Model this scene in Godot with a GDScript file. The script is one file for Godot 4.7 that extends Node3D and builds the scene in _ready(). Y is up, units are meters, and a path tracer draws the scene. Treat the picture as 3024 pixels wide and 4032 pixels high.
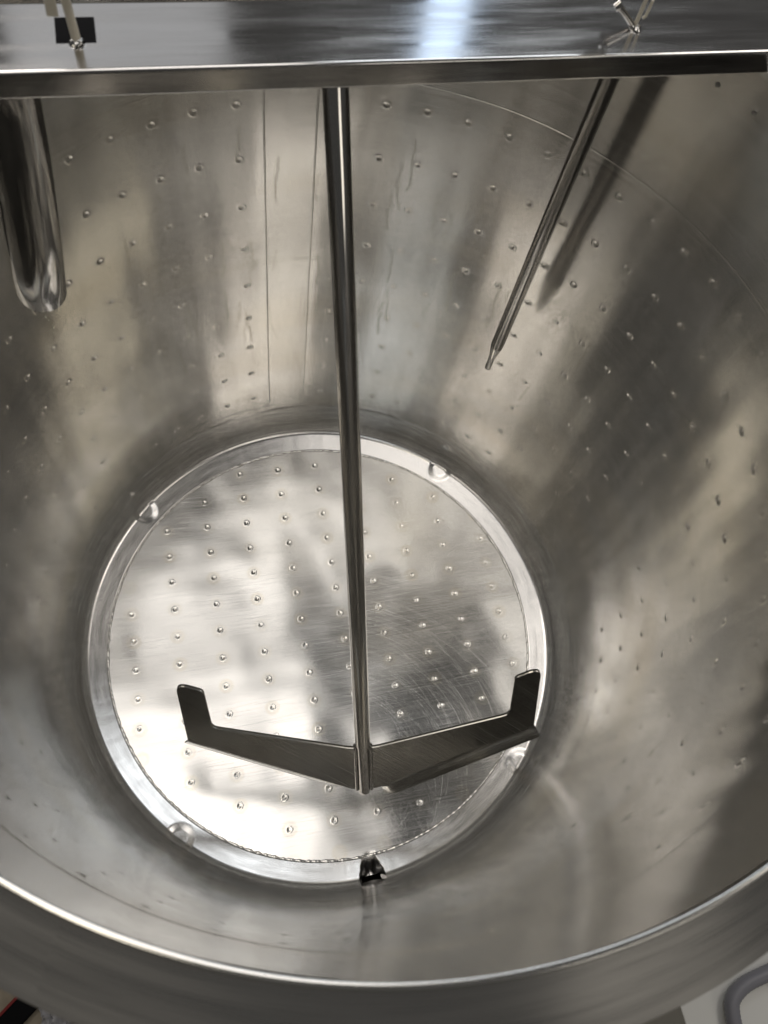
extends Node3D
# Looking down into a stainless steel kettle with an inclined agitator.
# Kettle shapes are written in units of its inner radius (S metres); h = 0 is the crease round its bottom.

const S := 0.4
const BASE := 0.55          # height of that crease above the room floor, metres
const RIM := 2.059
const JACKET_TOP := 1.731
const JACKET_FOOT := 0.192
const SEAM := 4.2           # half the bare strip at the back, degrees
const COLS := 53
const COL0 := 8.2
const COL_STEP := 6.604
const ROW0 := 0.263
const ROW_STEP := 0.1742
const ROWS := 9
const PIT := 0.0165         # half side of the patch round one wall dimple
const FPIT := 0.0165
const FX := 0.1690
const FZ := 0.1153
const FX0 := -0.0855
const FZ0 := 0.0245
const FTURN := 0.018

var rng := RandomNumberGenerator.new()
var wave := FastNoiseLite.new()
var fine := FastNoiseLite.new()
var M := {}
var counts := {}


func _ready() -> void:
	rng.seed = 11
	wave.seed = 3
	wave.noise_type = FastNoiseLite.TYPE_SIMPLEX_SMOOTH
	wave.frequency = 1.0
	wave.fractal_octaves = 2
	fine.seed = 8
	fine.noise_type = FastNoiseLite.TYPE_SIMPLEX_SMOOTH
	fine.frequency = 1.0
	fine.fractal_octaves = 3
	make_camera()
	make_light()
	make_materials()
	make_kettle()
	make_bridge()
	make_agitator()
	make_probe()
	make_pipe()
	make_clamps()
	make_surroundings()


# ---------------------------------------------------------------- camera and light

func make_camera() -> void:
	var cam := Camera3D.new()
	cam.name = "camera"
	var right := Vector3(0.96901, 0.12414, 0.21357)
	var up := Vector3(0.14471, 0.41542, -0.89805)
	var fw := Vector3(0.20020, -0.90112, -0.38458)
	cam.transform = Transform3D(Basis(right, up, -fw).orthonormalized(), at(-0.32858, 3.07732, 0.82703))
	var a := CameraAttributesPhysical.new()
	a.frustum_focal_length = 18.021
	a.exposure_aperture = 6.0
	a.frustum_focus_distance = 1.12
	a.frustum_near = 0.02
	a.frustum_far = 60.0
	cam.attributes = a
	cam.fov = 67.316
	cam.near = 0.02
	cam.far = 60.0
	add_child(cam)
	cam.current = true


func make_light() -> void:
	var e := Environment.new()
	e.background_mode = Environment.BG_COLOR
	e.background_color = Color(0.065, 0.064, 0.062).linear_to_srgb()
	e.tonemap_mode = Environment.TONE_MAPPER_LINEAR
	e.tonemap_exposure = 1.0
	e.sdfgi_enabled = true
	e.ssao_enabled = true
	e.ssil_enabled = true
	var w := WorldEnvironment.new()
	w.name = "environment"
	w.environment = e
	add_child(w)
	lamp(Vector3(-0.56, 5.2, -0.55), Vector3(1.98, 2.6, 0), Vector3.DOWN, Color(1.0, 0.98, 0.96), 0.52, "widest white ceiling light panel straight above the kettle")
	lamp(Vector3(-1.7, 5.2, 1.45), Vector3(0.8, 1.1, 0), Vector3.DOWN, Color(1.0, 0.96, 0.88), 0.15, "narrow ceiling light above the kettle's front left")
	lamp(Vector3(-2.2, 5.2, -2.6), Vector3(2.6, 1.6, 0), Vector3.DOWN, Color(1.0, 0.975, 0.95), 1.0, "brightest ceiling light panel behind the kettle on its left")
	lamp(Vector3(1.65, 5.2, -2.9), Vector3(2.0, 1.6, 0), Vector3.DOWN, Color(0.96, 0.98, 1.0), 0.55, "ceiling light panel behind the kettle on its right")
	lamp(Vector3(3.3, 5.2, -0.5), Vector3(1.6, 2.0, 0), Vector3.DOWN, Color(1.0, 0.975, 0.95), 0.7, "ceiling light panel farthest out to the kettle's right")
	lamp(Vector3(2.5, 5.2, 1.2), Vector3(1.0, 1.0, 0), Vector3.DOWN, Color(1.0, 0.97, 0.92), 0.08, "smallest ceiling light above the kettle's front right")
	lamp(Vector3(3.15, 7.3, -8.0), Vector3(0.5, 3.0, 0), Vector3(-0.35, -0.4, 1), Color(0.80, 0.89, 1.0), 0.16, "tall narrow bluish wall light far behind the kettle")
	lamp(Vector3(-0.7, 7.3, -8.0), Vector3(2.4, 3.0, 0), Vector3(0, -0.4, 1), Color(0.97, 0.98, 1.0), 0.1, "wide pale added light far behind the kettle, lifting the bridge bar")  # added out of view to brighten the left of the bridge bar
	lamp(Vector3(2.6, 4.6, 5.6), Vector3(2.2, 1.4, 0), Vector3(-0.4, -0.4, -1), Color(1.0, 0.97, 0.92), 0.3, "dim added light in front of the kettle, lifting the apron")  # fill light added out of view to lighten the apron's right half


func lamp(c: Vector3, size: Vector3, dir: Vector3, col: Color, energy: float, label: String) -> void:
	var level := dir == Vector3.DOWN
	var t := thing("ceiling_lamp" if level else "unseen_wall_lamp", label, "lamp", at(c.x, c.y, c.z))
	t.set_meta("group", "ceiling lamps above the kettle" if level else "wall lamps round the kettle")
	var z := -dir.normalized()
	var y := Vector3.FORWARD if absf(z.y) > 0.7 else Vector3.UP
	var x := y.cross(z).normalized()
	t.basis = Basis(x, z.cross(x), z)
	var sx := size.x * S
	var sy := size.y * S
	var fr := SurfaceTool.new()
	fr.begin(Mesh.PRIMITIVE_TRIANGLES)
	box(fr, Vector3(0, 0, 0.04), Vector3(sx + 0.04, sy + 0.04, 0.06), 0.004)
	commit("housing", fr, M.get("lamp_case", plain(Color(0.6, 0.6, 0.6), 0.5)), t)
	var d := SurfaceTool.new()
	d.begin(Mesh.PRIMITIVE_TRIANGLES)
	box(d, Vector3(0, 0, 0.004), Vector3(sx, sy, 0.006), 0.001)
	var m := plain(Color(0.9, 0.9, 0.88), 0.6)
	m.emission_enabled = true
	m.emission = col
	m.emission_energy_multiplier = 0.2
	commit("diffuser", d, m, t)
	var l := AreaLight3D.new()
	l.name = "light"
	l.area_size = Vector2(sx, sy)
	l.light_color = col
	l.light_energy = energy
	l.shadow_enabled = true
	l.position = Vector3(0, 0, -0.01)
	t.add_child(l)


# ---------------------------------------------------------------- materials

func plain(c: Color, rough: float, metal := 0.0) -> StandardMaterial3D:
	var m := StandardMaterial3D.new()
	m.albedo_color = c.linear_to_srgb()
	m.roughness = rough
	m.metallic = metal
	return m


func steel(c: Color, rough: float, aniso := 0.0) -> StandardMaterial3D:
	var m := plain(c, rough, 1.0)
	if aniso != 0.0:
		m.anisotropy_enabled = true
		m.anisotropy = aniso
	return m


func make_materials() -> void:
	M.wall = steel(Color(0.768, 0.761, 0.735), 0.18, -0.85)
	wall_finish(M.wall)
	M.floor = steel(Color(0.742, 0.737, 0.720), 0.18, -0.6)
	floor_finish(M.floor)
	M.ring = steel(Color(0.70, 0.69, 0.675), 0.17, -0.5)
	brushed(M.ring, 0.22, 0.07, Vector3(1.6, 14.0, 1), 21)
	M.weld = steel(Color(0.74, 0.73, 0.70), 0.2)
	M.apron = steel(Color(0.58, 0.565, 0.54), 0.3, -0.85)
	brushed(M.apron, 0.3, 0.1, Vector3(0.8, 7.0, 1), 33)
	M.bridge = steel(Color(0.60, 0.59, 0.58), 0.2, -0.5)
	brushed(M.bridge, 0.15, 0.14, Vector3(0.9, 8.0, 1), 45)
	M.shaft = steel(Color(0.52, 0.505, 0.48), 0.13)
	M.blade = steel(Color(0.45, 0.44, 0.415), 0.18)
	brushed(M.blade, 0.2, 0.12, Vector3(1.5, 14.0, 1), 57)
	M.polish = steel(Color(0.58, 0.57, 0.555), 0.13)
	M.outer = steel(Color(0.55, 0.53, 0.50), 0.4)
	M.paint = plain(Color(0.05, 0.055, 0.06), 0.4)
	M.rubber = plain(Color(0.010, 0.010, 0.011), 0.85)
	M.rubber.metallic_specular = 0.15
	M.concrete = plain(Color(1, 1, 1), 0.85)
	speckle(M.concrete, Color(0.40, 0.35, 0.27), 0.35, 5)
	M.concrete.uv1_scale = Vector3(5, 5, 5)
	M.white = plain(Color(0.80, 0.80, 0.77), 0.4)
	M.ivory = plain(Color(0.62, 0.58, 0.48), 0.45)
	M.red = plain(Color(0.22, 0.012, 0.012), 0.6)
	M.hose = plain(Color(0.24, 0.24, 0.27), 0.45)
	M.film = plain(Color(0.52, 0.52, 0.55), 0.28)
	M.screw = steel(Color(0.6, 0.6, 0.6), 0.25)


func noise_bytes(w: int, h: int, from_w: int, from_h: int, freq: float, sd: int) -> PackedByteArray:
	var n := FastNoiseLite.new()
	n.seed = sd
	n.frequency = freq
	n.fractal_octaves = 3
	var im := n.get_seamless_image(from_w, from_h)
	im.convert(Image.FORMAT_L8)
	im.resize(w, h, Image.INTERPOLATE_CUBIC)
	return im.get_data()


func grey(data: PackedByteArray, w: int, h: int) -> ImageTexture:
	return ImageTexture.create_from_image(Image.create_from_data(w, h, false, Image.FORMAT_L8, data))


# fine streaks along u and broad patches, as roughness
func brushed(m: StandardMaterial3D, base: float, swing: float, sc: Vector3, sd: int) -> void:
	var w := 512
	var a := noise_bytes(w, w, 10, w, 0.45, sd)
	var b := noise_bytes(w, w, 128, 128, 0.02, sd + 1)
	var out := PackedByteArray()
	out.resize(w * w)
	for i in w * w:
		var v := base + swing * ((a[i] - 128) / 128.0) * 0.8 + swing * 0.5 * ((b[i] - 128) / 128.0)
		out[i] = int(clampf(v, 0.05, 1.0) * 255.0)
	m.roughness = 1.0
	m.roughness_texture = grey(out, w, w)
	m.uv1_scale = sc


func speckle(m: StandardMaterial3D, c: Color, swing: float, sd: int) -> void:
	var w := 256
	var a := noise_bytes(w, w, w, w, 0.03, sd)
	var b := noise_bytes(w, w, w, w, 0.3, sd + 1)
	var im := Image.create_empty(w, w, false, Image.FORMAT_RGB8)
	for y in w:
		for x in w:
			var k := 1.0 + swing * ((a[y * w + x] - 128) / 128.0 * 0.7 + (b[y * w + x] - 128) / 128.0 * 0.5)
			im.set_pixel(x, y, Color(c.r * k, c.g * k, c.b * k).linear_to_srgb())
	m.albedo_texture = ImageTexture.create_from_image(im)


# one soft line of dots into a float grid
func stroke(g: PackedFloat32Array, w: int, h: int, p: Vector2, q: Vector2, k: float) -> void:
	var n := maxi(2, int(p.distance_to(q) * 1.3))
	for i in n:
		var v := p.lerp(q, float(i) / n)
		var x := int(v.x)
		var y := int(v.y)
		if x < 0 or y < 0 or x >= w - 1 or y >= h - 1:
			continue
		var fx := v.x - x
		var fy := v.y - y
		var at0 := y * w + x
		g[at0] = maxf(g[at0], k * (1 - fx) * (1 - fy))
		g[at0 + 1] = maxf(g[at0 + 1], k * fx * (1 - fy))
		g[at0 + w] = maxf(g[at0 + w], k * (1 - fx) * fy)
		g[at0 + w + 1] = maxf(g[at0 + w + 1], k * fx * fy)


# the wall: polishing lines round it, dried runs, hairline scratches, dull patches
func wall_finish(m: StandardMaterial3D) -> void:
	var w := 1280
	var h := 1024
	var lines := noise_bytes(w, h, 24, h, 0.5, 61)
	var broad := noise_bytes(w, h, 160, 128, 0.03, 62)
	var runs := noise_bytes(w, h, 640, 24, 0.12, 63)
	var marks_ := PackedFloat32Array()
	marks_.resize(w * h)
	var r := RandomNumberGenerator.new()
	r.seed = 77
	var px := func(a: float, hh: float) -> Vector2: return Vector2(fposmod(a, 360.0) / 360.0 * w, hh / 2.1 * h)
	# dried runs: jagged, downwards
	for i in 70:
		var a := r.randf_range(-30, 44) if i < 46 else r.randf_range(-110, 110)
		var hh := r.randf_range(0.75, 1.6)
		var n := r.randi_range(3, 12)
		var k := r.randf_range(0.2, 0.75)
		for j in n:
			var b := a + r.randf_range(-0.35, 0.35)
			var nh := hh - r.randf_range(0.006, 0.03)
			stroke(marks_, w, h, px.call(a, hh), px.call(b, nh), k)
			a = b
			hh = nh
	# hairline scratches in a band on the right
	for i in 240:
		var f := r.randf()
		var a := lerpf(50, 84, f) + r.randfn(0, 1.6)
		var hh := lerpf(1.22, 0.98, f) + r.randfn(0, 0.035)
		stroke(marks_, w, h, px.call(a, hh), px.call(a + r.randf_range(-1.0, 0.2), hh - r.randf_range(0.005, 0.05)), r.randf_range(0.1, 0.45))
	for i in 60:
		var a := r.randf_range(-12, 6)
		var hh := 1.06 + r.randfn(0, 0.01)
		stroke(marks_, w, h, px.call(a, hh), px.call(a + r.randf_range(0.2, 1.4), hh + r.randf_range(-0.006, 0.006)), r.randf_range(0.1, 0.5))
	var rough := PackedByteArray()
	rough.resize(w * h)
	var col := PackedByteArray()
	col.resize(w * h * 3)
	for y in h:
		for x in w:
			var i := y * w + x
			var l := (lines[i] - 128) / 128.0
			var b := (broad[i] - 128) / 128.0
			var d := (runs[i] - 128) / 128.0
			var v := 0.188 + 0.026 * l + 0.030 * b + 0.016 * d + 0.16 * marks_[i]
			rough[i] = int(clampf(v, 0.05, 1.0) * 255.0)
			var k := 1.0 + 0.02 * l + 0.02 * d - 0.22 * marks_[i]
			col[i * 3] = int(clampf(0.985 * k, 0, 1) * 255.0)
			col[i * 3 + 1] = int(clampf((0.982 - 0.012 * maxf(b, 0.0)) * k, 0, 1) * 255.0)
			col[i * 3 + 2] = int(clampf((0.980 - 0.035 * maxf(b, 0.0) - 0.05 * marks_[i]) * k, 0, 1) * 255.0)
	m.roughness = 1.0
	m.roughness_texture = grey(rough, w, h)
	m.albedo_texture = ImageTexture.create_from_image(Image.create_from_data(w, h, false, Image.FORMAT_RGB8, col))
	m.uv1_scale = Vector3(1.0 / TAU, 1.0 / 2.1, 1)


# the floor plate: grain along x, swept arcs left by scrubbing, straw-coloured rings round the welds
func floor_finish(m: StandardMaterial3D) -> void:
	var w := 1280
	var lines := noise_bytes(w, w, 20, w, 0.5, 71)
	var broad := noise_bytes(w, w, 128, 128, 0.03, 72)
	var cut := PackedFloat32Array()
	cut.resize(w * w)
	var r := RandomNumberGenerator.new()
	r.seed = 5
	var px := func(x: float, z: float) -> Vector2: return Vector2((x / 1.92 + 0.5) * w, (z / 1.92 + 0.5) * w)
	for i in 1500:
		var x := r.randf_range(-0.9, 0.9)
		var z := r.randf_range(-0.9, 0.9)
		var l := r.randf_range(0.03, 0.22)
		var t := r.randfn(0.0, 0.05)
		stroke(cut, w, w, px.call(x, z), px.call(x + l, z + l * t), r.randf_range(0.1, 0.5))
	for i in 330:
		var c := Vector2(-0.05 + r.randfn(0, 0.03), 0.55 + r.randfn(0, 0.05))
		var rad := r.randf_range(0.3, 0.86)
		var a := r.randf_range(-0.15, 1.1) if i < 240 else r.randf_range(-1.2, 0.0)
		var span := r.randf_range(0.08, 0.5)
		var k := r.randf_range(0.15, 0.8)
		var prev := Vector2.ZERO
		for j in 13:
			var f := a + span * j / 12.0
			var p := c + Vector2(cos(f), -sin(f)) * rad
			if j > 0:
				stroke(cut, w, w, px.call(prev.x, prev.y), px.call(p.x, p.y), k)
			prev = p
	for i in 120:
		var x := r.randf_range(0.02, 0.3)
		var z := r.randf_range(0.55, 0.84)
		stroke(cut, w, w, px.call(x, z), px.call(x + r.randf_range(-0.02, 0.05), z + r.randf_range(0.03, 0.14)), r.randf_range(0.15, 0.6))
	var rough := PackedByteArray()
	rough.resize(w * w)
	var col := PackedByteArray()
	col.resize(w * w * 3)
	for y in w:
		for x in w:
			var i := y * w + x
			var l := (lines[i] - 128) / 128.0
			var b := (broad[i] - 128) / 128.0
			var u := (float(x) / w - 0.5) * 1.92
			var v := (float(y) / w - 0.5) * 1.92
			var du := u - FX0 - roundf((u - FX0) / FX) * FX
			var dv := v - FZ0 - roundf((v - FZ0) / FZ) * FZ
			var d := sqrt(du * du + dv * dv)
			var ring := exp(-pow((d - 0.025) / 0.005, 2.0)) * 0.5 + (0.35 if d < 0.022 else 0.0)
			ring *= 0.6
			ring *= 0.35 + 0.65 * float((int(roundf((u - FX0) / FX)) * 7 + int(roundf((v - FZ0) / FZ)) * 5) & 3) / 3.0
			rough[i] = int(clampf(0.195 + 0.045 * l + 0.025 * b + 0.16 * cut[i] + 0.05 * ring, 0.05, 1.0) * 255.0)
			var k := 1.0 + 0.035 * l
			col[i * 3] = int(clampf((0.965 - 0.03 * ring) * k, 0, 1) * 255.0)
			col[i * 3 + 1] = int(clampf((0.963 - 0.06 * ring) * k, 0, 1) * 255.0)
			col[i * 3 + 2] = int(clampf((0.96 - 0.13 * ring) * k, 0, 1) * 255.0)
	m.roughness = 1.0
	m.roughness_texture = grey(rough, w, w)
	m.albedo_texture = ImageTexture.create_from_image(Image.create_from_data(w, w, false, Image.FORMAT_RGB8, col))
	m.uv1_scale = Vector3(1.0 / 1.92, 1.0 / 1.92, 1)
	m.uv1_offset = Vector3(0.5, 0.5, 0)


# ---------------------------------------------------------------- helpers

func at(x: float, h: float, z: float) -> Vector3:
	return Vector3(x * S, BASE + h * S, z * S)


func named(n: String) -> String:
	counts[n] = counts.get(n, -1) + 1
	return n if counts[n] == 0 else "%s_%03d" % [n, counts[n]]


func thing(called: String, label: String, category: String, where := Vector3.ZERO) -> Node3D:
	var t := Node3D.new()
	t.name = named(called)
	t.position = where
	t.set_meta("label", label)
	t.set_meta("category", category)
	add_child(t)
	return t


func commit(called: String, st: SurfaceTool, m: Material, parent: Node3D) -> MeshInstance3D:
	var o := MeshInstance3D.new()
	o.name = called
	o.mesh = st.commit()
	o.material_override = null
	o.mesh.surface_set_material(0, m)
	parent.add_child(o, true)
	return o


func arrays(called: String, v: PackedVector3Array, n: PackedVector3Array, uv: PackedVector2Array, ix: PackedInt32Array, m: Material, parent: Node3D) -> MeshInstance3D:
	var a := []
	a.resize(Mesh.ARRAY_MAX)
	a[Mesh.ARRAY_VERTEX] = v
	a[Mesh.ARRAY_NORMAL] = n
	a[Mesh.ARRAY_TEX_UV] = uv
	a[Mesh.ARRAY_INDEX] = ix
	var me := ArrayMesh.new()
	me.add_surface_from_arrays(Mesh.PRIMITIVE_TRIANGLES, a)
	me.surface_set_material(0, m)
	var o := MeshInstance3D.new()
	o.name = called
	o.mesh = me
	parent.add_child(o, true)
	return o


# a sheet of nu x nv points; keep(i, j) says whether the cell is drawn; flip turns it over
func sheet(called: String, pts: PackedVector3Array, uv: PackedVector2Array, nu: int, nv: int, m: Material, parent: Node3D, flip := false, drop := {}, nrm := PackedVector3Array()) -> MeshInstance3D:
	var ix := PackedInt32Array()
	var n := nrm
	var own := n.is_empty()
	if own:
		n = PackedVector3Array()
		n.resize(pts.size())
	for j in nv - 1:
		for i in nu - 1:
			if drop.has(Vector2i(i, j)):
				continue
			var a := j * nu + i
			var b := a + 1
			var c := a + nu
			var d := c + 1
			if flip:
				ix.append_array(PackedInt32Array([a, c, b, b, c, d]))
			else:
				ix.append_array(PackedInt32Array([a, b, c, b, d, c]))
	if own:
		for k in range(0, ix.size(), 3):
			var p := pts[ix[k]]
			var f := (pts[ix[k + 2]] - p).cross(pts[ix[k + 1]] - p)
			for q in 3:
				n[ix[k + q]] += f
		# weld the normals of a closed round
		if pts[0].distance_to(pts[nu - 1]) < 1e-6:
			for j in nv:
				var s := n[j * nu] + n[j * nu + nu - 1]
				n[j * nu] = s
				n[j * nu + nu - 1] = s
		for k in n.size():
			n[k] = n[k].normalized()
	return arrays(called, pts, n, uv, ix, m, parent)


# profile (x = radius, y = height) turned about the y axis, in units of S
func lathe(called: String, prof: Array, m: Material, parent: Node3D, seg := 256, lifted := false) -> MeshInstance3D:
	var pts := PackedVector3Array()
	var uv := PackedVector2Array()
	var run := 0.0
	for j in prof.size():
		if j > 0:
			run += (prof[j] - prof[j - 1]).length()
		for i in seg + 1:
			var a := TAU * i / seg
			pts.append(Vector3(sin(a) * prof[j].x, prof[j].y + (lift(-cos(a)) if lifted else 0.0), -cos(a) * prof[j].x) * S)
			uv.append(Vector2(float(i) / seg * 6.283, run))
	return sheet(called, pts, uv, seg + 1, prof.size(), m, parent)


# rounds the corners of a polyline
func rounded(poly: Array, rad: Array, steps := 5) -> Array:
	var out := []
	for k in poly.size():
		var r: float = rad[k]
		if k == 0 or k == poly.size() - 1 or r <= 0.0:
			out.append(poly[k])
			continue
		var a: Vector2 = (poly[k - 1] - poly[k]).normalized()
		var b: Vector2 = (poly[k + 1] - poly[k]).normalized()
		var half := acos(clampf(a.dot(b), -1, 1)) / 2.0
		var t := minf(r / tan(half), 0.49 * minf((poly[k - 1] - poly[k]).length(), (poly[k + 1] - poly[k]).length()))
		for s in steps + 1:
			var f := float(s) / steps
			var p: Vector2 = poly[k] + a * t
			var q: Vector2 = poly[k] + b * t
			out.append(p.lerp(poly[k], f).lerp(poly[k].lerp(q, f), f))
	return out


func tube(called: String, path: Array, rad: Array, m: Material, parent: Node3D, seg := 20, caps := true) -> MeshInstance3D:
	var pts := PackedVector3Array()
	var uv := PackedVector2Array()
	var n := path.size()
	var ref := Vector3.UP
	var t0: Vector3 = (path[1] - path[0]).normalized()
	if absf(t0.dot(ref)) > 0.9:
		ref = Vector3.RIGHT
	var x := ref.cross(t0).normalized()
	var rows := 0
	var run := 0.0
	for k in n:
		var t: Vector3
		if k == 0:
			t = path[1] - path[0]
		elif k == n - 1:
			t = path[k] - path[k - 1]
		else:
			t = path[k + 1] - path[k - 1]
		t = t.normalized()
		x = (x - t * x.dot(t)).normalized()
		var y := t.cross(x)
		if k > 0:
			run += (path[k] - path[k - 1]).length()
		var rr := [rad[k]]
		if caps and k == 0:
			rr = [0.0001, rad[k] * 0.96, rad[k]]
		if caps and k == n - 1:
			rr = [rad[k], rad[k] * 0.96, 0.0001]
		for q in rr.size():
			var c: Vector3 = path[k]
			if caps and k == 0 and q == 2:
				c += t * rad[k] * 0.06
			if caps and k == n - 1 and q == 0:
				c -= t * rad[k] * 0.06
			for i in seg + 1:
				var a := TAU * i / seg
				pts.append(c + (x * cos(a) + y * sin(a)) * rr[q])
				uv.append(Vector2(run, float(i) / seg * TAU * rad[k]))
			rows += 1
	return sheet(called, pts, uv, seg + 1, rows, m, parent)


# a box with chamfered edges, added to a SurfaceTool with flat faces
func box(st: SurfaceTool, c: Vector3, s: Vector3, ch: float, b := Basis.IDENTITY) -> void:
	var h := s / 2.0
	st.set_smooth_group(-1)
	for ax in 3:
		for sg in [-1.0, 1.0]:
			var u := (ax + 1) % 3
			var v := (ax + 2) % 3
			var q := []
			for k in [[-1, -1], [1, -1], [1, 1], [-1, 1]]:
				var p := Vector3.ZERO
				p[ax] = sg * h[ax]
				p[u] = k[0] * (h[u] - ch)
				p[v] = k[1] * (h[v] - ch)
				q.append(c + b * p)
			quad(st, q, sg < 0)
			# chamfer strips along u, towards +-v
			for sv in [-1.0, 1.0]:
				var e := []
				for k in [[-1, 0], [1, 0], [1, 1], [-1, 1]]:
					var p := Vector3.ZERO
					p[u] = k[0] * (h[u] - ch)
					p[ax] = sg * (h[ax] - (ch if k[1] else 0.0))
					p[v] = sv * (h[v] - (0.0 if k[1] else ch))
					e.append(c + b * p)
				quad(st, e, sg * sv < 0)
	for sx in [-1.0, 1.0]:
		for sy in [-1.0, 1.0]:
			for sz in [-1.0, 1.0]:
				var g := Vector3(sx, sy, sz)
				var t := []
				for ax in 3:
					var p := (h - Vector3.ONE * ch) * g
					p[ax] = h[ax] * g[ax]
					t.append(c + b * p)
				if sx * sy * sz > 0:
					tri(st, t[0], t[2], t[1])
				else:
					tri(st, t[0], t[1], t[2])
	return


func tri(st: SurfaceTool, a: Vector3, b: Vector3, c: Vector3) -> void:
	var n := (c - a).cross(b - a).normalized()
	for p in [a, b, c]:
		st.set_normal(n)
		st.set_uv(Vector2(p.x, p.z + p.y))
		st.add_vertex(p)


func quad(st: SurfaceTool, q: Array, turn: bool) -> void:
	if turn:
		tri(st, q[0], q[1], q[2])
		tri(st, q[0], q[2], q[3])
	else:
		tri(st, q[0], q[2], q[1])
		tri(st, q[0], q[3], q[2])


func fresh() -> SurfaceTool:
	var st := SurfaceTool.new()
	st.begin(Mesh.PRIMITIVE_TRIANGLES)
	return st


# ---------------------------------------------------------------- the kettle

# the pit that one spot weld leaves in the sheet; q in units of the patch's half side
func pit(q: Vector2, seed_a: float) -> float:
	var r := q.length()
	if r >= 1.0:
		return 0.0
	var edge := 1.0 - smoothstep(0.7, 1.0, r)
	var c := q - Vector2(cos(seed_a * 9.0), sin(seed_a * 9.0)) * 0.1
	var d := c.length()
	return (exp(-pow(d / 0.36, 2.0)) - 0.30 * exp(-pow((d - 0.62) / 0.2, 2.0))) * edge


# how far the wall stands back from the true cylinder at azimuth a (degrees, 0 = back), height h
func wall_back(a: float, h: float) -> float:
	var out := 0.0
	a = fposmod(a, 360.0)
	var ar := deg_to_rad(a)
	var p := Vector3(sin(ar) * 1.7, h * 1.1, cos(ar) * 1.7)
	out += 0.0030 * wave.get_noise_3dv(p * 1.3)
	var inside := smoothstep(SEAM, SEAM + 2.0, a) * smoothstep(SEAM, SEAM + 2.0, 360.0 - a) * smoothstep(JACKET_FOOT, JACKET_FOOT + 0.04, h) * smoothstep(h - 0.01, h + 0.03, JACKET_TOP)
	# the sheet swells a little between the spot welds
	var u := (a - COL0) / COL_STEP
	var v := (h - ROW0) / ROW_STEP
	out += 0.0005 * inside * (0.5 - 0.25 * (cos(u * TAU) + cos(v * TAU)))
	var ci := roundi(u)
	var ri := roundi(v)
	if ci >= 0 and ci < COLS and ri >= 0 and ri < ROWS:
		var q := Vector2(deg_to_rad(a - COL0 - ci * COL_STEP), h - ROW0 - ri * ROW_STEP) / PIT
		if absf(q.x) < 1.0 and absf(q.y) < 1.0:
			var sd := float((ci * 37 + ri * 91) % 101) / 101.0
			out += (0.0010 + 0.0012 * sd) * pit(q, sd)
	return out


func wall_point(a: float, h: float) -> Vector3:
	var r := 1.0 + wall_back(a, h) - taper(h)
	var ar := deg_to_rad(a)
	return Vector3(sin(ar) * r, h + lift(-cos(ar)) * smoothstep(JACKET_TOP, RIM, h), -cos(ar) * r) * S


# the wall draws in towards the bottom
func taper(h: float) -> float:
	return 0.052 * pow(clampf((0.42 - h) / 0.42, 0.0, 1.0), 2.0)


# the rim stands a little higher at the back, where the bridge bar lies
func lift(z: float) -> float:
	return 0.055 * smoothstep(0.6, -0.2, z)


func wall_normal(a: float, h: float) -> Vector3:
	var e := 0.0007
	var p := wall_point(a, h)
	return (wall_point(a, h + e) - p).cross(wall_point(a + rad_to_deg(e), h) - p).normalized() * -1.0


func marks(first: float, step: float, count: int, half: float, lo: float, hi: float, between: int, inner: int) -> Array:
	# grid lines that crowd on every weld; returns [lines, index of each weld's first line]
	var lines := []
	var starts := []
	var last := lo
	for k in count:
		var c := first + k * step
		var n := between
		if k == 0:
			n = maxi(2, int((c - half - lo) / step * between))
		for i in n:
			lines.append(lerpf(last, c - half, float(i) / n))
		starts.append(lines.size())
		for i in inner:
			lines.append(c - half + 2.0 * half * i / inner)
		last = c + half
	var m := maxi(2, int((hi - last) / step * between))
	for i in m + 1:
		lines.append(lerpf(last, hi, float(i) / m))
	return [lines, starts]


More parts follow.
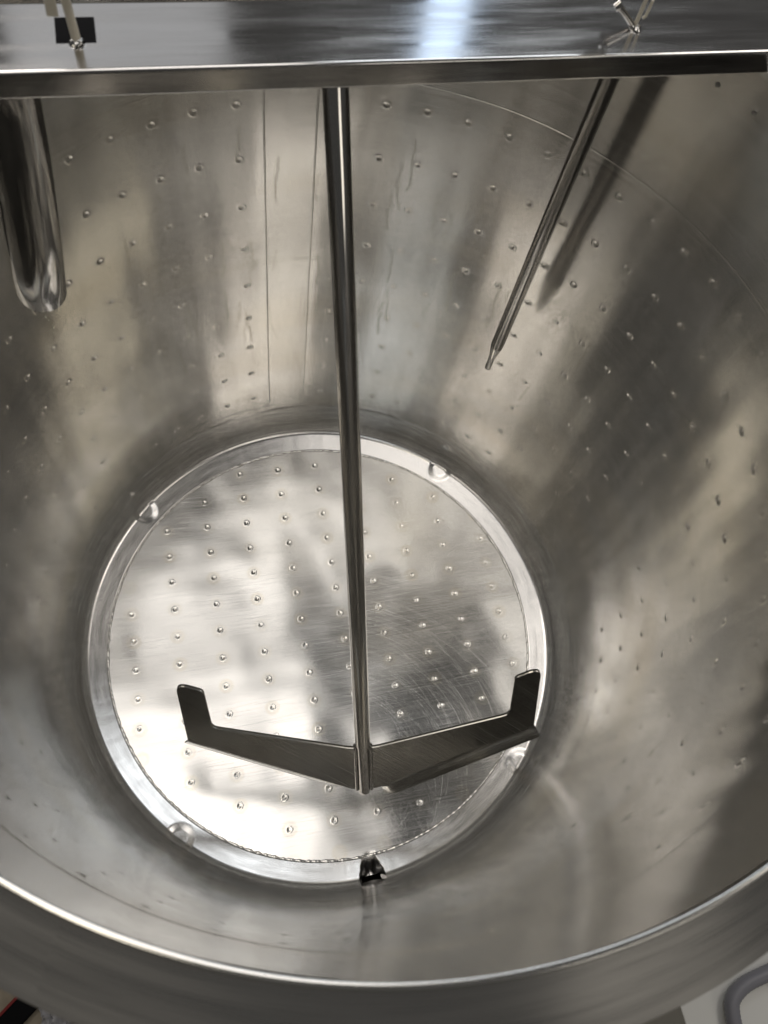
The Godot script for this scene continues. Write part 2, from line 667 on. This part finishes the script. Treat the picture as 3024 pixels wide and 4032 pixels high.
func make_kettle() -> void:
	var k := thing("steel_kettle", "round dimple-jacketed stainless steel mixing kettle seen from above, open and empty", "kettle", Vector3(0, BASE, 0))
	var inner := 8
	var ua := marks(COL0, COL_STEP, COLS, rad_to_deg(PIT), 0.0, 360.0, 6, inner)
	var va := marks(ROW0, ROW_STEP, ROWS, PIT, 0.165, RIM - 0.012, 6, inner)
	var us: Array = ua[0]
	var vs: Array = va[0]
	var pts := PackedVector3Array()
	var nr := PackedVector3Array()
	var uv := PackedVector2Array()
	for h in vs:
		for a in us:
			pts.append(wall_point(a, h))
			nr.append(wall_normal(a, h))
			uv.append(Vector2(deg_to_rad(a), h))
	var drop := {}
	for ci in COLS:
		for ri in ROWS:
			for i in inner:
				for j in inner:
					drop[Vector2i(ua[1][ci] + i, va[1][ri] + j)] = true
	var wall := sheet("inner_wall", pts, uv, us.size(), vs.size(), M.wall, k, true, drop, nr)
	# the dimples: those on the far half of the wall one by one, the rest together
	var order := []
	for ci in COLS:
		for ri in ROWS:
			var a := COL0 + ci * COL_STEP
			order.append([minf(a, 360.0 - a), ci, ri])
	order.sort_custom(func(x, y): return x[0] < y[0] or (x[0] == y[0] and x[1] * 100 + x[2] < y[1] * 100 + y[2]))
	var rest := [PackedVector3Array(), PackedVector3Array(), PackedVector2Array(), PackedInt32Array()]
	for n in order.size():
		var ci: int = order[n][1]
		var ri: int = order[n][2]
		var pv := PackedVector3Array()
		var pn := PackedVector3Array()
		var pu := PackedVector2Array()
		for j in inner + 1:
			for i in inner + 1:
				var s: int = (va[1][ri] + j) * us.size() + ua[1][ci] + i
				pv.append(pts[s])
				pn.append(nr[s])
				pu.append(uv[s])
		if n < 297:
			sheet("weld_dimple", pv, pu, inner + 1, inner + 1, M.wall, wall, true, {}, pn)
		else:
			var b: int = rest[0].size()
			rest[0].append_array(pv)
			rest[1].append_array(pn)
			rest[2].append_array(pu)
			for j in inner:
				for i in inner:
					var q := b + j * (inner + 1) + i
					rest[3].append_array(PackedInt32Array([q, q + inner + 1, q + 1, q + 1, q + inner + 1, q + inner + 2]))
	var far := arrays("front_weld_dimples", rest[0], rest[1], rest[2], rest[3], M.wall, wall)
	far.set_meta("kind", "stuff")
	make_seams(k)
	make_bottom(k)
	for a in [46.7, 52.9, 59.2, 65.2, 71.4]:
		var p := wall_point(a, 1.985)
		var inw := Vector3(-p.x, 0, -p.z).normalized()
		weld_blob(k, p - inw * 0.0006, 0.0032, int(a), Basis(Vector3.UP.cross(inw), inw, Vector3.UP), 0.4, "tack_weld")
	# rim, sloping apron and the outside of the jacket
	var rim_prof := rounded([Vector2(1.0, RIM - 0.012), Vector2(0.998, RIM + 0.002), Vector2(1.007, RIM + 0.002), Vector2(1.010, RIM - 0.010)], [0, 0.004, 0.004, 0])
	lathe("rim", rim_prof, M.weld, k, 360, true)
	lathe("apron", rounded([Vector2(1.010, RIM - 0.0105), Vector2(1.113, 1.96), Vector2(1.106, 1.935), Vector2(1.06, 1.935)], [0, 0.006, 0.004, 0]), M.apron, k, 360, true)
	lathe("outer_jacket", rounded([Vector2(1.06, 1.94), Vector2(1.06, 0.05), Vector2(0.9, -0.22), Vector2(0.0, -0.22)], [0, 0.1, 0.1, 0]), M.outer, k, 128)
	for q in [45, 135, 225, 315]:
		var a := deg_to_rad(q)
		var x := sin(a) * 0.98
		var z := -cos(a) * 0.98
		tube("leg", [Vector3(x, -0.1, z) * S, Vector3(x, -0.6, z) * S, Vector3(x, -BASE / S, z) * S], [0.024, 0.024, 0.024], M.outer, k, 20)


func make_seams(k: Node3D) -> void:
	# the ridge that the jacket's outer weld leaves on the inside, as one closed line
	var corner := 0.035
	var line := []
	var a0 := SEAM
	var a1 := 360.0 - SEAM
	var n := 420
	for i in n + 1:
		line.append(Vector2(lerpf(a0 + 3, a1 - 3, float(i) / n), JACKET_TOP))
	for i in 60:
		line.append(Vector2(a1, lerpf(JACKET_TOP, JACKET_FOOT + corner, i / 59.0)))
	for i in 7:
		var f := i / 6.0 * PI / 2
		line.append(Vector2(a1 - rad_to_deg(corner) * (1 - cos(f)), JACKET_FOOT + corner * (1 - sin(f))))
	for i in n + 1:
		line.append(Vector2(lerpf(a1 - 2.2, a0 + 2.2, float(i) / n), JACKET_FOOT))
	for i in 7:
		var f := i / 6.0 * PI / 2
		line.append(Vector2(a0 + rad_to_deg(corner) * (1 - sin(f)), JACKET_FOOT + corner * (1 - cos(f))))
	for i in 60:
		line.append(Vector2(a0, lerpf(JACKET_FOOT + corner, JACKET_TOP, i / 59.0)))
	ridge("jacket_weld_line", line, 0.0036, 0.0008, k)


# a low rounded ridge along a line of (azimuth, height) on the wall
func ridge(called: String, line: Array, wide: float, high: float, parent: Node3D) -> void:
	var pts := PackedVector3Array()
	var uv := PackedVector2Array()
	var nu := 7
	for i in line.size():
		var p: Vector2 = line[i]
		var d: Vector2 = (line[mini(i + 1, line.size() - 1)] - line[maxi(i - 1, 0)]) * Vector2(PI / 180, 1)
		d = d.normalized()
		var s := Vector2(-d.y, d.x)
		var w := wide * (1.0 + 0.35 * fine.get_noise_2d(i * 0.35, 3.0))
		var hh := high * (1.0 + 0.6 * fine.get_noise_2d(i * 0.5, 9.0))
		for j in nu:
			var t := (j - 3) / 3.0
			var o := s * t * w
			var a := p.x + rad_to_deg(o.x)
			var h := p.y + o.y
			var q := wall_point(a, h)
			var rise := hh * (cos(t * PI) * 0.5 + 0.5) - (0.0004 if absf(t) > 0.9 else 0.0)
			pts.append(q + Vector3(-q.x, 0, -q.z).normalized() * rise * S)
			uv.append(Vector2(deg_to_rad(a), h))
	var n := PackedVector3Array()
	sheet(called, pts, uv, nu, line.size(), M.wall, parent, line[0].y == JACKET_TOP and false)


func floor_h(x: float, z: float) -> float:
	var r2 := (x * x + z * z) / 0.75
	var h := -0.084 + 0.0515 * r2
	h += 0.0030 * wave.get_noise_2d(x * 2.3 + 5.0, z * 2.1)
	var c := cos(FTURN)
	var s := sin(FTURN)
	var xr := x * c + z * s
	var zr := z * c - x * s
	var u := (xr - FX0) / FX
	var v := (zr - FZ0) / FZ
	h += 0.0004 * (0.5 - 0.25 * (cos(u * TAU) + cos(v * TAU)))
	var ci := roundi(u)
	var ri := roundi(v)
	if floor_weld(ci, ri):
		var q := Vector2(xr - FX0 - ci * FX, zr - FZ0 - ri * FZ) / FPIT
		if absf(q.x) < 1.0 and absf(q.y) < 1.0:
			var sd := float(posmod(ci * 53 + ri * 29, 97)) / 97.0
			h -= (0.0007 + 0.0010 * sd) * pit(q, sd)
	return h + trough(x, z)


func floor_weld(ci: int, ri: int) -> bool:
	var x := FX0 + ci * FX
	var z := FZ0 + ri * FZ
	return x * x + z * z < 0.825 * 0.825 and not (absf(x) < 0.06 and z > 0.75)


# the groove that leads to the outlet at the front
func trough(x: float, z: float) -> float:
	if z < 0.84 or absf(x) > 0.07:
		return 0.0
	var half := lerpf(0.022, 0.05, clampf((z - 0.86) / 0.075, 0.0, 1.0))
	var t := clampf(1.0 - pow(x / half, 2.0), 0.0, 1.0)
	return -0.075 * smoothstep(0.845, 0.935, z) * pow(t, 0.7)


func floor_point(xr: float, zr: float) -> Vector3:
	var c := cos(FTURN)
	var s := sin(FTURN)
	var x := xr * c - zr * s
	var z := zr * c + xr * s
	return Vector3(x, floor_h(x, z), z) * S


func floor_normal(xr: float, zr: float) -> Vector3:
	var e := 0.0008
	var p := floor_point(xr, zr)
	return (floor_point(xr, zr + e) - p).cross(floor_point(xr + e, zr) - p).normalized()


func make_bottom(k: Node3D) -> void:
	var inner := 8
	var nc := 11
	var nrow := 17
	var c0 := FX0 - 5 * FX
	var r0 := FZ0 - 8 * FZ
	var ua := marks(c0, FX, nc, FPIT, -0.96, 0.96, 7, inner)
	var va := marks(r0, FZ, nrow, FPIT, -0.96, 0.96, 5, inner)
	var us: Array = ua[0]
	var vs: Array = va[0]
	var pts := PackedVector3Array()
	var nr := PackedVector3Array()
	var uv := PackedVector2Array()
	for z in vs:
		for x in us:
			pts.append(floor_point(x, z))
			nr.append(floor_normal(x, z))
			uv.append(Vector2(x, z))
	var drop := {}
	for j in vs.size() - 1:
		for i in us.size() - 1:
			var m := Vector2(us[i] + us[i + 1], vs[j] + vs[j + 1]) / 2.0
			if m.length() > 0.885:
				drop[Vector2i(i, j)] = true
	var dimples := []
	for ci in nc:
		for ri in nrow:
			if floor_weld(ci - 5, ri - 8):
				dimples.append(Vector2i(ci, ri))
				for i in inner:
					for j in inner:
						drop[Vector2i(ua[1][ci] + i, va[1][ri] + j)] = true
	var fl := sheet("floor_plate", pts, uv, us.size(), vs.size(), M.floor, k, false, drop, nr)
	for d in dimples:
		var pv := PackedVector3Array()
		var pn := PackedVector3Array()
		var pu := PackedVector2Array()
		for j in inner + 1:
			for i in inner + 1:
				var s: int = (va[1][d.y] + j) * us.size() + ua[1][d.x] + i
				pv.append(pts[s])
				pn.append(nr[s])
				pu.append(uv[s])
		sheet("weld_dimple", pv, pu, inner + 1, inner + 1, M.floor, fl, false, {}, pn)
	# the knuckle between wall and floor: an arc, a tight crease, then a narrow sloping ring
	var prof := []
	for i in 6:
		var hh: float = [0.168, 0.14, 0.11, 0.085, 0.065, 0.0][i]
		prof.append(Vector2(1.0 - taper(hh), hh))
	prof.append(Vector2(0.90, -0.017))
	prof.append(Vector2(0.862, -0.030))
	prof = rounded(prof, [0, 0, 0, 0, 0, 0.042, 0.06, 0], 12)
	var dense := []
	for i in prof.size() - 1:
		var parts := maxi(1, int((prof[i + 1] - prof[i]).length() / 0.006))
		for q in parts:
			dense.append(prof[i].lerp(prof[i + 1], float(q) / parts))
	dense.append(prof[-1])
	prof = dense
	prof.append(Vector2(0.860, -0.037))
	var az := []
	for i in 721:
		az.append(i * 0.5)
	for q in [45, 135, 225, 315, 180]:
		for i in 49:
			az.append(q - 6.0 + i * 0.25 + 0.125)
	az.sort()
	pts = PackedVector3Array()
	uv = PackedVector2Array()
	var run := 0.0
	drop = {}
	for j in prof.size():
		if j > 0:
			run += (prof[j] - prof[j - 1]).length()
		for i in az.size():
			var a: float = az[i]
			var ar := deg_to_rad(a)
			var r: float = prof[j].x
			var h: float = prof[j].y
			if j == 0:
				r += wall_back(a, h)
			var push := dent(a, run)
			r += push * 0.8
			h -= push * 0.6
			var w := 0.00015 * fine.get_noise_2d(a * 0.25, run * 3.0)
			h += w
			var x := sin(ar) * r
			var z := -cos(ar) * r
			h += trough(x, z) * smoothstep(0.075, 0.015, prof[j].y)
			pts.append(Vector3(x, h, z) * S)
			uv.append(Vector2(ar, run))
			if absf(x) < 0.036 and z > 0.932 and prof[j].y < 0.03:
				drop[Vector2i(i, j)] = true
	sheet("bottom_knuckle", pts, uv, az.size(), prof.size(), M.ring, k, false, drop)
	# weld bead between ring and floor plate
	var bead := []
	var br := []
	for i in 901:
		var a := TAU * i / 900.0
		var nz := fine.get_noise_2d(cos(a) * 40.0, sin(a) * 40.0)
		var r := 0.861 + 0.0014 * fine.get_noise_2d(cos(a) * 9.0 + 4.0, sin(a) * 9.0)
		var x := sin(a) * r
		var z := -cos(a) * r
		if i == 900:
			bead.append(bead[0])
			br.append(br[0])
		else:
			bead.append(Vector3(x, -0.0325 + trough(x, z), z) * S)
			br.append(S * maxf(0.0015, 0.0042 + 0.0036 * nz))
	tube("floor_weld_bead", bead, br, M.weld, k, 8, false)
	# the outlet under the front wall
	var pipe := []
	var pr := []
	for i in 8:
		pipe.append(Vector3(0, -0.030 - 0.004 * i, 0.955 + 0.03 * i) * S)
		pr.append(0.05 * S)
	tube("drain_outlet", pipe, pr, M.outer, k, 32, false)


# the pads pressed into the knuckle where the legs are welded on outside
func dent(a: float, run: float) -> float:
	for q in [45.0, 135.0, 225.0, 315.0]:
		var d := absf(a - q)
		if d < 6.0:
			var e := Vector2(d / 3.6, (run - 0.185) / 0.06).length()
			var f := Vector2((a - q + 0.8) / 1.1, (run - 0.07) / 0.022).length()
			return 0.0045 * (1.0 - smoothstep(0.45, 1.0, e)) + 0.006 * exp(-f * f)
	return 0.0


# ---------------------------------------------------------------- bridge, agitator, probe, pipe

func make_bridge() -> void:
	var t := thing("bridge_bar", "brushed steel bridge bar lying across the kettle's rim", "bar", at(0, RIM + 0.052, -0.530))
	# cross-section (z, y), rounded, then pulled along x
	var poly := rounded([Vector2(0, 0.0), Vector2(0.09, 0.0), Vector2(0.09, 0.05), Vector2(-0.09, 0.05), Vector2(-0.09, 0.0), Vector2(0, 0.0)], [0, 0.006, 0.007, 0.006, 0.006, 0], 6)
	var pts := PackedVector3Array()
	var uv := PackedVector2Array()
	var run := 0.0
	for i in poly.size():
		if i > 0:
			run += (poly[i] - poly[i - 1]).length()
		for j in 49:
			var x := lerpf(-1.12, 1.12, j / 48.0)
			pts.append(Vector3(x, poly[i].y, poly[i].x) * S)
			uv.append(Vector2(x, run))
	sheet("plate", pts, uv, 49, poly.size(), M.bridge, t, true)
	for s in [-1.0, 1.0]:
		var st := fresh()
		box(st, Vector3(s * 1.121 * S, 0.025 * S, 0), Vector3(0.002, 0.048 * S, 0.176 * S), 0.0006)
		commit("end_cap", st, M.bridge, t)


func make_agitator() -> void:
	var tip := Vector3(0.009, 0.2, 0.642)
	var top := Vector3(0.0145, 2.055, -0.628)
	top = tip + (Vector3(0.004, 2.045, -0.53) - tip).normalized() * 2.252
	var ax := (top - tip).normalized()
	var e0 := ax.cross(Vector3(0, 0, 1)).normalized()
	if e0.x < 0:
		e0 = -e0
	var e1 := ax.cross(e0)
	var ph := deg_to_rad(-11.5)
	var e := e0 * cos(ph) + e1 * sin(ph)
	var n := ax.cross(e)
	if n.dot(Vector3(0, 0.5, 0.8)) < 0:
		n = -n          # towards the camera
	var t := thing("agitator", "inclined steel agitator with a round shaft and two upturned blades", "agitator", at(tip.x, tip.y, tip.z))
	var fr := func(w: float, s: float, o: float) -> Vector3: return (e * w + ax * s + n * o) * S
	var shaft := tube("shaft", [fr.call(0, -0.012, 0), fr.call(0, 0.0, 0), fr.call(0, 0.232, 0), fr.call(0, 0.245, 0), fr.call(0, 1.2, 0), fr.call(0, 2.252, 0)], [0.0215 * S, 0.0235 * S, 0.0235 * S, 0.0268 * S, 0.0268 * S, 0.0268 * S], M.shaft, t, 32)
	for side in [-1.0, 1.0]:
		var outline := rounded([Vector2(0.022, 0.000), Vector2(0.045, 0.004), Vector2(0.577, 0.296), Vector2(0.577, 0.566), Vector2(0.494, 0.526), Vector2(0.489, 0.356), Vector2(0.055, 0.2265), Vector2(0.022, 0.221)], [0, 0.03, 0.006, 0.035, 0.022, 0.03, 0.02, 0], 6)
		var poly := PackedVector2Array(outline)
		var ix := Geometry2D.triangulate_polygon(poly)
		var st := fresh()
		var th := 0.0065
		var bev := 0.0028
		var inset := PackedVector2Array()
		for i in poly.size():
			var d0 := (poly[i] - poly[(i + poly.size() - 1) % poly.size()]).normalized()
			var d1 := (poly[(i + 1) % poly.size()] - poly[i]).normalized()
			var nn := (Vector2(-d0.y, d0.x) + Vector2(-d1.y, d1.x)).normalized()
			inset.append(poly[i] + nn * bev / maxf(0.5, nn.dot(Vector2(-d0.y, d0.x))))
		for q in range(0, ix.size(), 3):
			for sg in [-1.0, 1.0]:
				var tr := []
				for m in 3:
					var v: Vector2 = inset[ix[q + m]]
					tr.append(fr.call(side * v.x, v.y, sg * th))
				var nn: Vector3 = (tr[2] - tr[0]).cross(tr[1] - tr[0])
				if nn.dot(n * sg) < 0:
					tri(st, tr[0], tr[2], tr[1])
				else:
					tri(st, tr[0], tr[1], tr[2])
		for i in poly.size():
			var k := (i + 1) % poly.size()
			var a := poly[i]
			var b := poly[k]
			var outn := Vector2((b - a).y, -(b - a).x).normalized()
			var want: Vector3 = e * side * outn.x + ax * outn.y
			var lo := th - bev
			var q := [fr.call(side * a.x, a.y, -lo), fr.call(side * b.x, b.y, -lo), fr.call(side * b.x, b.y, lo), fr.call(side * a.x, a.y, lo)]
			var nn: Vector3 = (q[2] - q[0]).cross(q[1] - q[0])
			quad(st, q, nn.dot(want) > 0)
			for sg in [-1.0, 1.0]:
				q = [fr.call(side * a.x, a.y, sg * lo), fr.call(side * b.x, b.y, sg * lo), fr.call(side * inset[k].x, inset[k].y, sg * th), fr.call(side * inset[i].x, inset[i].y, sg * th)]
				nn = (q[2] - q[0]).cross(q[1] - q[0])
				quad(st, q, nn.dot(want + n * sg) > 0)
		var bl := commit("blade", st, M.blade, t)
		# the bent lip along the lower edge: towards the camera on the right, away on the left
		var lip := []
		var a0 := Vector2(0.062, 0.0135)
		var a1 := Vector2(0.577, 0.296)
		var dn := Vector2((a1 - a0).y, -(a1 - a0).x).normalized()
		var pts := PackedVector3Array()
		var uv := PackedVector2Array()
		var rows := [[0.0, 0.0], [0.010, 0.002], [0.018, 0.006], [0.046, 0.022], [0.0435, 0.027], [0.0155, 0.0115], [0.007, 0.0085], [0.0, 0.0066]]
		for r in rows:
			for i in 25:
				var f := i / 24.0
				var b := a0.lerp(a1, f)
				var cut := minf(1.0, f * 14.0 + 0.35)
				var v: Vector2 = b + dn * (r[0] - 0.003) * cut
				pts.append(fr.call(side * v.x, v.y, side * (r[1] - 0.003)))
				uv.append(Vector2(f * 0.58, r[0]))
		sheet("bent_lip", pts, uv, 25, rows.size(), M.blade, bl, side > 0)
		# fillet welds down both faces of the joint
		for sg in [-1.0, 1.0]:
			var wp := []
			var wr := []
			for i in 40:
				var s := lerpf(0.006, 0.222, i / 39.0)
				wp.append(fr.call(side * 0.0255, s, sg * 0.009))
				wr.append(S * (0.0075 + 0.0008 * fine.get_noise_2d(i * 0.7, side * 3.0 + sg)))
			tube("blade_weld", wp, wr, M.shaft, t, 8)


func make_probe() -> void:
	var t := thing("temperature_probe", "thin steel rod probe with a stepped tip hanging under the bridge bar", "probe", at(0.612, 0.957, -0.55))
	var r := 0.0212
	var prof := [[-0.0, 0.0085], [0.003, 0.0105], [0.066, 0.0108], [0.068, 0.0112], [0.0685, 0.0118], [0.1235, r - 0.0006], [0.126, r], [0.13, r], [0.7, r], [1.154, r]]
	var path := []
	var rad := []
	for q in prof:
		path.append(Vector3(0, q[0], 0) * S)
		rad.append(q[1] * S)
	tube("rod", path.slice(6), rad.slice(6), M.shaft, t, 28, false)
	tube("sensor_tip", path.slice(0, 7), rad.slice(0, 7), M.polish, t, 28)


func make_pipe() -> void:
	var t := thing("filling_pipe", "polished steel pipe curving down under the left of the bridge bar", "pipe", at(-0.61, 2.06, -0.61))
	var pts := [Vector3(-0.612, 2.06, -0.613), Vector3(-0.617, 1.983, -0.611), Vector3(-0.628, 1.879, -0.59), Vector3(-0.645, 1.753, -0.569), Vector3(-0.662, 1.640, -0.553), Vector3(-0.676, 1.560, -0.556), Vector3(-0.688, 1.490, -0.576)]
	var c := Curve3D.new()
	for i in pts.size():
		var d: Vector3 = (pts[mini(i + 1, pts.size() - 1)] - pts[maxi(i - 1, 0)]) / 6.0 * S
		c.add_point((pts[i] - Vector3(-0.61, 2.06, -0.61)) * S, -d, d)
	var path := []
	var rad := []
	var inner := []
	var ir := []
	var len := c.get_baked_length()
	for i in 41:
		path.append(c.sample_baked(len * i / 40.0, true))
		rad.append(0.0575 * S)
		inner.append(path[-1])
		ir.append(0.0535 * S)
	tube("outer_wall", path, rad, M.polish, t, 40, false)
	tube("inner_wall", inner, ir, M.polish, t, 40, false)


func make_clamps() -> void:
	var by := RIM + 0.0985
	var o := Vector3(-0.4576, by, -0.5125)
	var t := thing("post_clamp", "pale upright post clamp over a black patch that stands for a reflection at the bar's left", "clamp", at(o.x, o.y, o.z))
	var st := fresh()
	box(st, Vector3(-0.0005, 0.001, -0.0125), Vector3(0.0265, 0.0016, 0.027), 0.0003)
	commit("reflection_patch", st, M.rubber, t)  # thin black patch standing for a dark reflection in the bar's top
	tube("post", [Vector3(0, 0.0015, 0), Vector3(-0.0005, 0.02, 0.0006), Vector3(-0.0015, 0.06, 0.0015), Vector3(-0.002, 0.13, 0.002)], [0.0032, 0.0031, 0.0036, 0.0045], M.ivory, t, 14)
	st = fresh()
	box(st, Vector3(-0.0085, 0.052, 0.010), Vector3(0.0072, 0.052, 0.003), 0.0006, Basis(Vector3.FORWARD, 0.06))
	commit("side_tab", st, M.ivory, t)
	st = fresh()
	box(st, Vector3(0.0155, 0.042, 0.006), Vector3(0.012, 0.005, 0.01), 0.0008)
	commit("cross_pin", st, M.ivory, t)
	weld_blob(t, Vector3(0, 0.0018, 0.0005), 0.0052, 31)
	o = Vector3(0.5992, by, -0.5202)
	t = thing("wire_latch", "small bent-wire latch welded on the right of the bar", "latch", at(o.x, o.y, o.z))
	tube("pin", [Vector3(0, 0.001, 0), Vector3(0.0004, 0.05, -0.0002), Vector3(0.0008, 0.1, 0)], [0.0016, 0.0015, 0.0015], M.ivory, t, 12)
	tube("lever", [Vector3(-0.0008, 0.002, 0), Vector3(-0.010, 0.010, -0.002), Vector3(-0.0185, 0.0165, -0.004)], [0.0024, 0.0022, 0.0026], M.shaft, t, 12)
	tube("knob", [Vector3(-0.0215, 0.0150, -0.004), Vector3(-0.0175, 0.0185, -0.004)], [0.0036, 0.0036], M.polish, t, 14)
	tube("hook", [Vector3(0.0052, 0.0075, -0.002), Vector3(0.0072, 0.0092, -0.002), Vector3(0.0074, 0.014, -0.0018), Vector3(0.0073, 0.022, -0.0015)], [0.0011, 0.0012, 0.0012, 0.0011], M.ivory, t, 10)
	tube("roller", [Vector3(-0.018, 0.046, -0.012), Vector3(-0.0175, 0.046, 0.004)], [0.011, 0.011], M.white, t, 24)
	weld_blob(t, Vector3(0.0006, 0.0012, 0.0004), 0.0058, 47)


# a lumpy drop of weld metal
func weld_blob(parent: Node3D, c: Vector3, r: float, sd: int, turn := Basis.IDENTITY, tall := 0.62, called := "weld_blob") -> void:
	var pts := PackedVector3Array()
	var uv := PackedVector2Array()
	for j in 9:
		var f := PI / 2 * j / 8.0
		for i in 21:
			var a := TAU * (i % 20) / 20.0
			var d := Vector3(cos(a) * sin(f), cos(f) * tall, sin(a) * sin(f))
			var k := 1.0 + 0.35 * fine.get_noise_3d(d.x * 2.0 + sd, d.y * 2.0, d.z * 2.0)
			pts.append(c + turn * d * r * k)
			uv.append(Vector2(a, f))
	sheet(called, pts, uv, 21, 9, M.polish, parent)


func make_surroundings() -> void:
	var f := MeshInstance3D.new()
	f.name = "ground"
	var pm := PlaneMesh.new()
	pm.size = Vector2(7, 7)
	f.mesh = pm
	pm.material = M.concrete
	f.set_meta("kind", "structure")
	add_child(f)
	# black strip with a red edge, lower left
	var d := Vector3(-0.81, 0, 0.586)
	var side := Vector3(0.586, 0, 0.81)
	var c := at(-1.565, -BASE / S, 1.155) + d * 0.12
	var t := thing("rubber_strip", "black rubber strip with a red edge lying on the beige floor", "mat", c + Vector3(0, 0.001, 0))
	t.basis = Basis(d, Vector3.UP, d.cross(Vector3.UP))
	var st := fresh()
	box(st, Vector3(0, 0.007, 0), Vector3(0.46, 0.014, 0.039), 0.003)
	commit("strip", st, M.rubber, t)
	st = fresh()
	box(st, Vector3(0, 0.005, 0.0225 if t.basis.z.dot(side) < 0 else -0.0225), Vector3(0.46, 0.010, 0.006), 0.001)
	commit("red_edge", st, M.red, t)
	# crumpled sheet beside it
	var pts := PackedVector3Array()
	var uv := PackedVector2Array()
	var n := 46
	for j in n:
		for i in n:
			var u := float(i) / (n - 1)
			var v := float(j) / (n - 1)
			var x := -0.02 + u * 0.2
			var z := v * 0.2
			var ridge_ := 1.0 - absf(fine.get_noise_2d(x * 26.0, z * 26.0)) * 2.2
			var hh := 0.006 + 0.05 * maxf(0.0, ridge_) * (0.5 + 0.5 * wave.get_noise_2d(x * 14.0, z * 14.0 + 9.0))
			var rim_ := minf(minf(u, 1 - u), minf(v, 1 - v))
			hh *= smoothstep(0.0, 0.12, rim_) * 0.9 + 0.1
			pts.append(Vector3(x + 0.012 * fine.get_noise_2d(x * 40.0, z * 40.0 + 3.0), hh, z + 0.012 * fine.get_noise_2d(x * 40.0 + 7.0, z * 40.0)))
			uv.append(Vector2(u, v))
	var p := thing("plastic_sheet", "crumpled pale plastic sheet lying beside the black rubber strip", "plastic sheet", at(-1.47, -BASE / S, 1.14) + Vector3(0, 0.001, 0))
	sheet("film", pts, uv, n, n, M.film, p)
	# white cabinet, lower right
	var top := 0.5
	t = thing("white_cabinet", "white sheet metal cabinet standing at the kettle's front right", "cabinet", at(1.052, -BASE / S, 1.49))
	var hgt := BASE + top * S
	st = fresh()
	box(st, Vector3(0, (hgt - 0.004) / 2, 0), Vector3(0.212, hgt - 0.004, 0.212), 0.002)
	commit("body", st, M.white, t)
	st = fresh()
	box(st, Vector3(0, hgt - 0.001, 0), Vector3(0.22, 0.0025, 0.22), 0.0008)
	commit("top_panel", st, M.white, t)
	for sx in [-1.0, 1.0]:
		for sz in [-1.0, 1.0]:
			tube("screw", [Vector3(sx * 0.098, hgt, sz * 0.1 + 0.018), Vector3(sx * 0.098, hgt + 0.0018, sz * 0.1 + 0.018)], [0.0028, 0.0028], M.screw, t, 14)
			st = fresh()
			box(st, Vector3(sx * 0.106, hgt + 0.0004, sz * 0.1 + 0.018), Vector3(0.006, 0.0006, 0.0014), 0.0001)
			commit("slot", st, M.rubber, t)
	# grey hose over the cabinet
	var hh2 := top + 0.03
	var wp := [Vector3(1.5, -0.6, 1.45), Vector3(1.42, 0.1, 1.42), Vector3(1.33, 0.50, 1.41), Vector3(1.17, hh2, 1.425), Vector3(1.065, hh2, 1.437), Vector3(0.985, hh2, 1.448), Vector3(0.932, hh2, 1.474), Vector3(0.915, hh2, 1.512), Vector3(0.91, hh2, 1.56), Vector3(0.91, hh2, 1.66), Vector3(0.91, 0.5, 1.79), Vector3(0.91, 0.3, 1.86), Vector3(0.90, -0.5, 1.9)]
	var cv := Curve3D.new()
	t = thing("grey_hose", "ribbed grey flexible hose bent over the white cabinet's top", "hose", at(1.5, -0.6, 1.45))
	for i in wp.size():
		var dd: Vector3 = (wp[mini(i + 1, wp.size() - 1)] - wp[maxi(i - 1, 0)]) / 6.0 * S
		cv.add_point((wp[i] - wp[0]) * S, -dd, dd)
	var path := []
	var rad := []
	var steps := 420
	for i in steps + 1:
		path.append(cv.sample_baked(cv.get_baked_length() * i / steps, true))
		rad.append(0.0086 + (0.0004 if i % 2 == 0 else -0.0003))
	tube("tube", path, rad, M.hose, t, 18)
	t = thing("plastic_block", "small white plastic block lying by the grey hose's bend", "block", at(1.13, top, 1.49) + Vector3(0, 0.0008, 0))
	st = fresh()
	box(st, Vector3(0, 0.008, 0), Vector3(0.02, 0.016, 0.045), 0.002, Basis(Vector3.UP, 0.5))
	commit("block", st, M.film, t)
	st = fresh()
	box(st, Vector3(0, 0.0175, 0), Vector3(0.012, 0.003, 0.03), 0.001, Basis(Vector3.UP, 0.5))
	commit("cap", st, M.white, t)
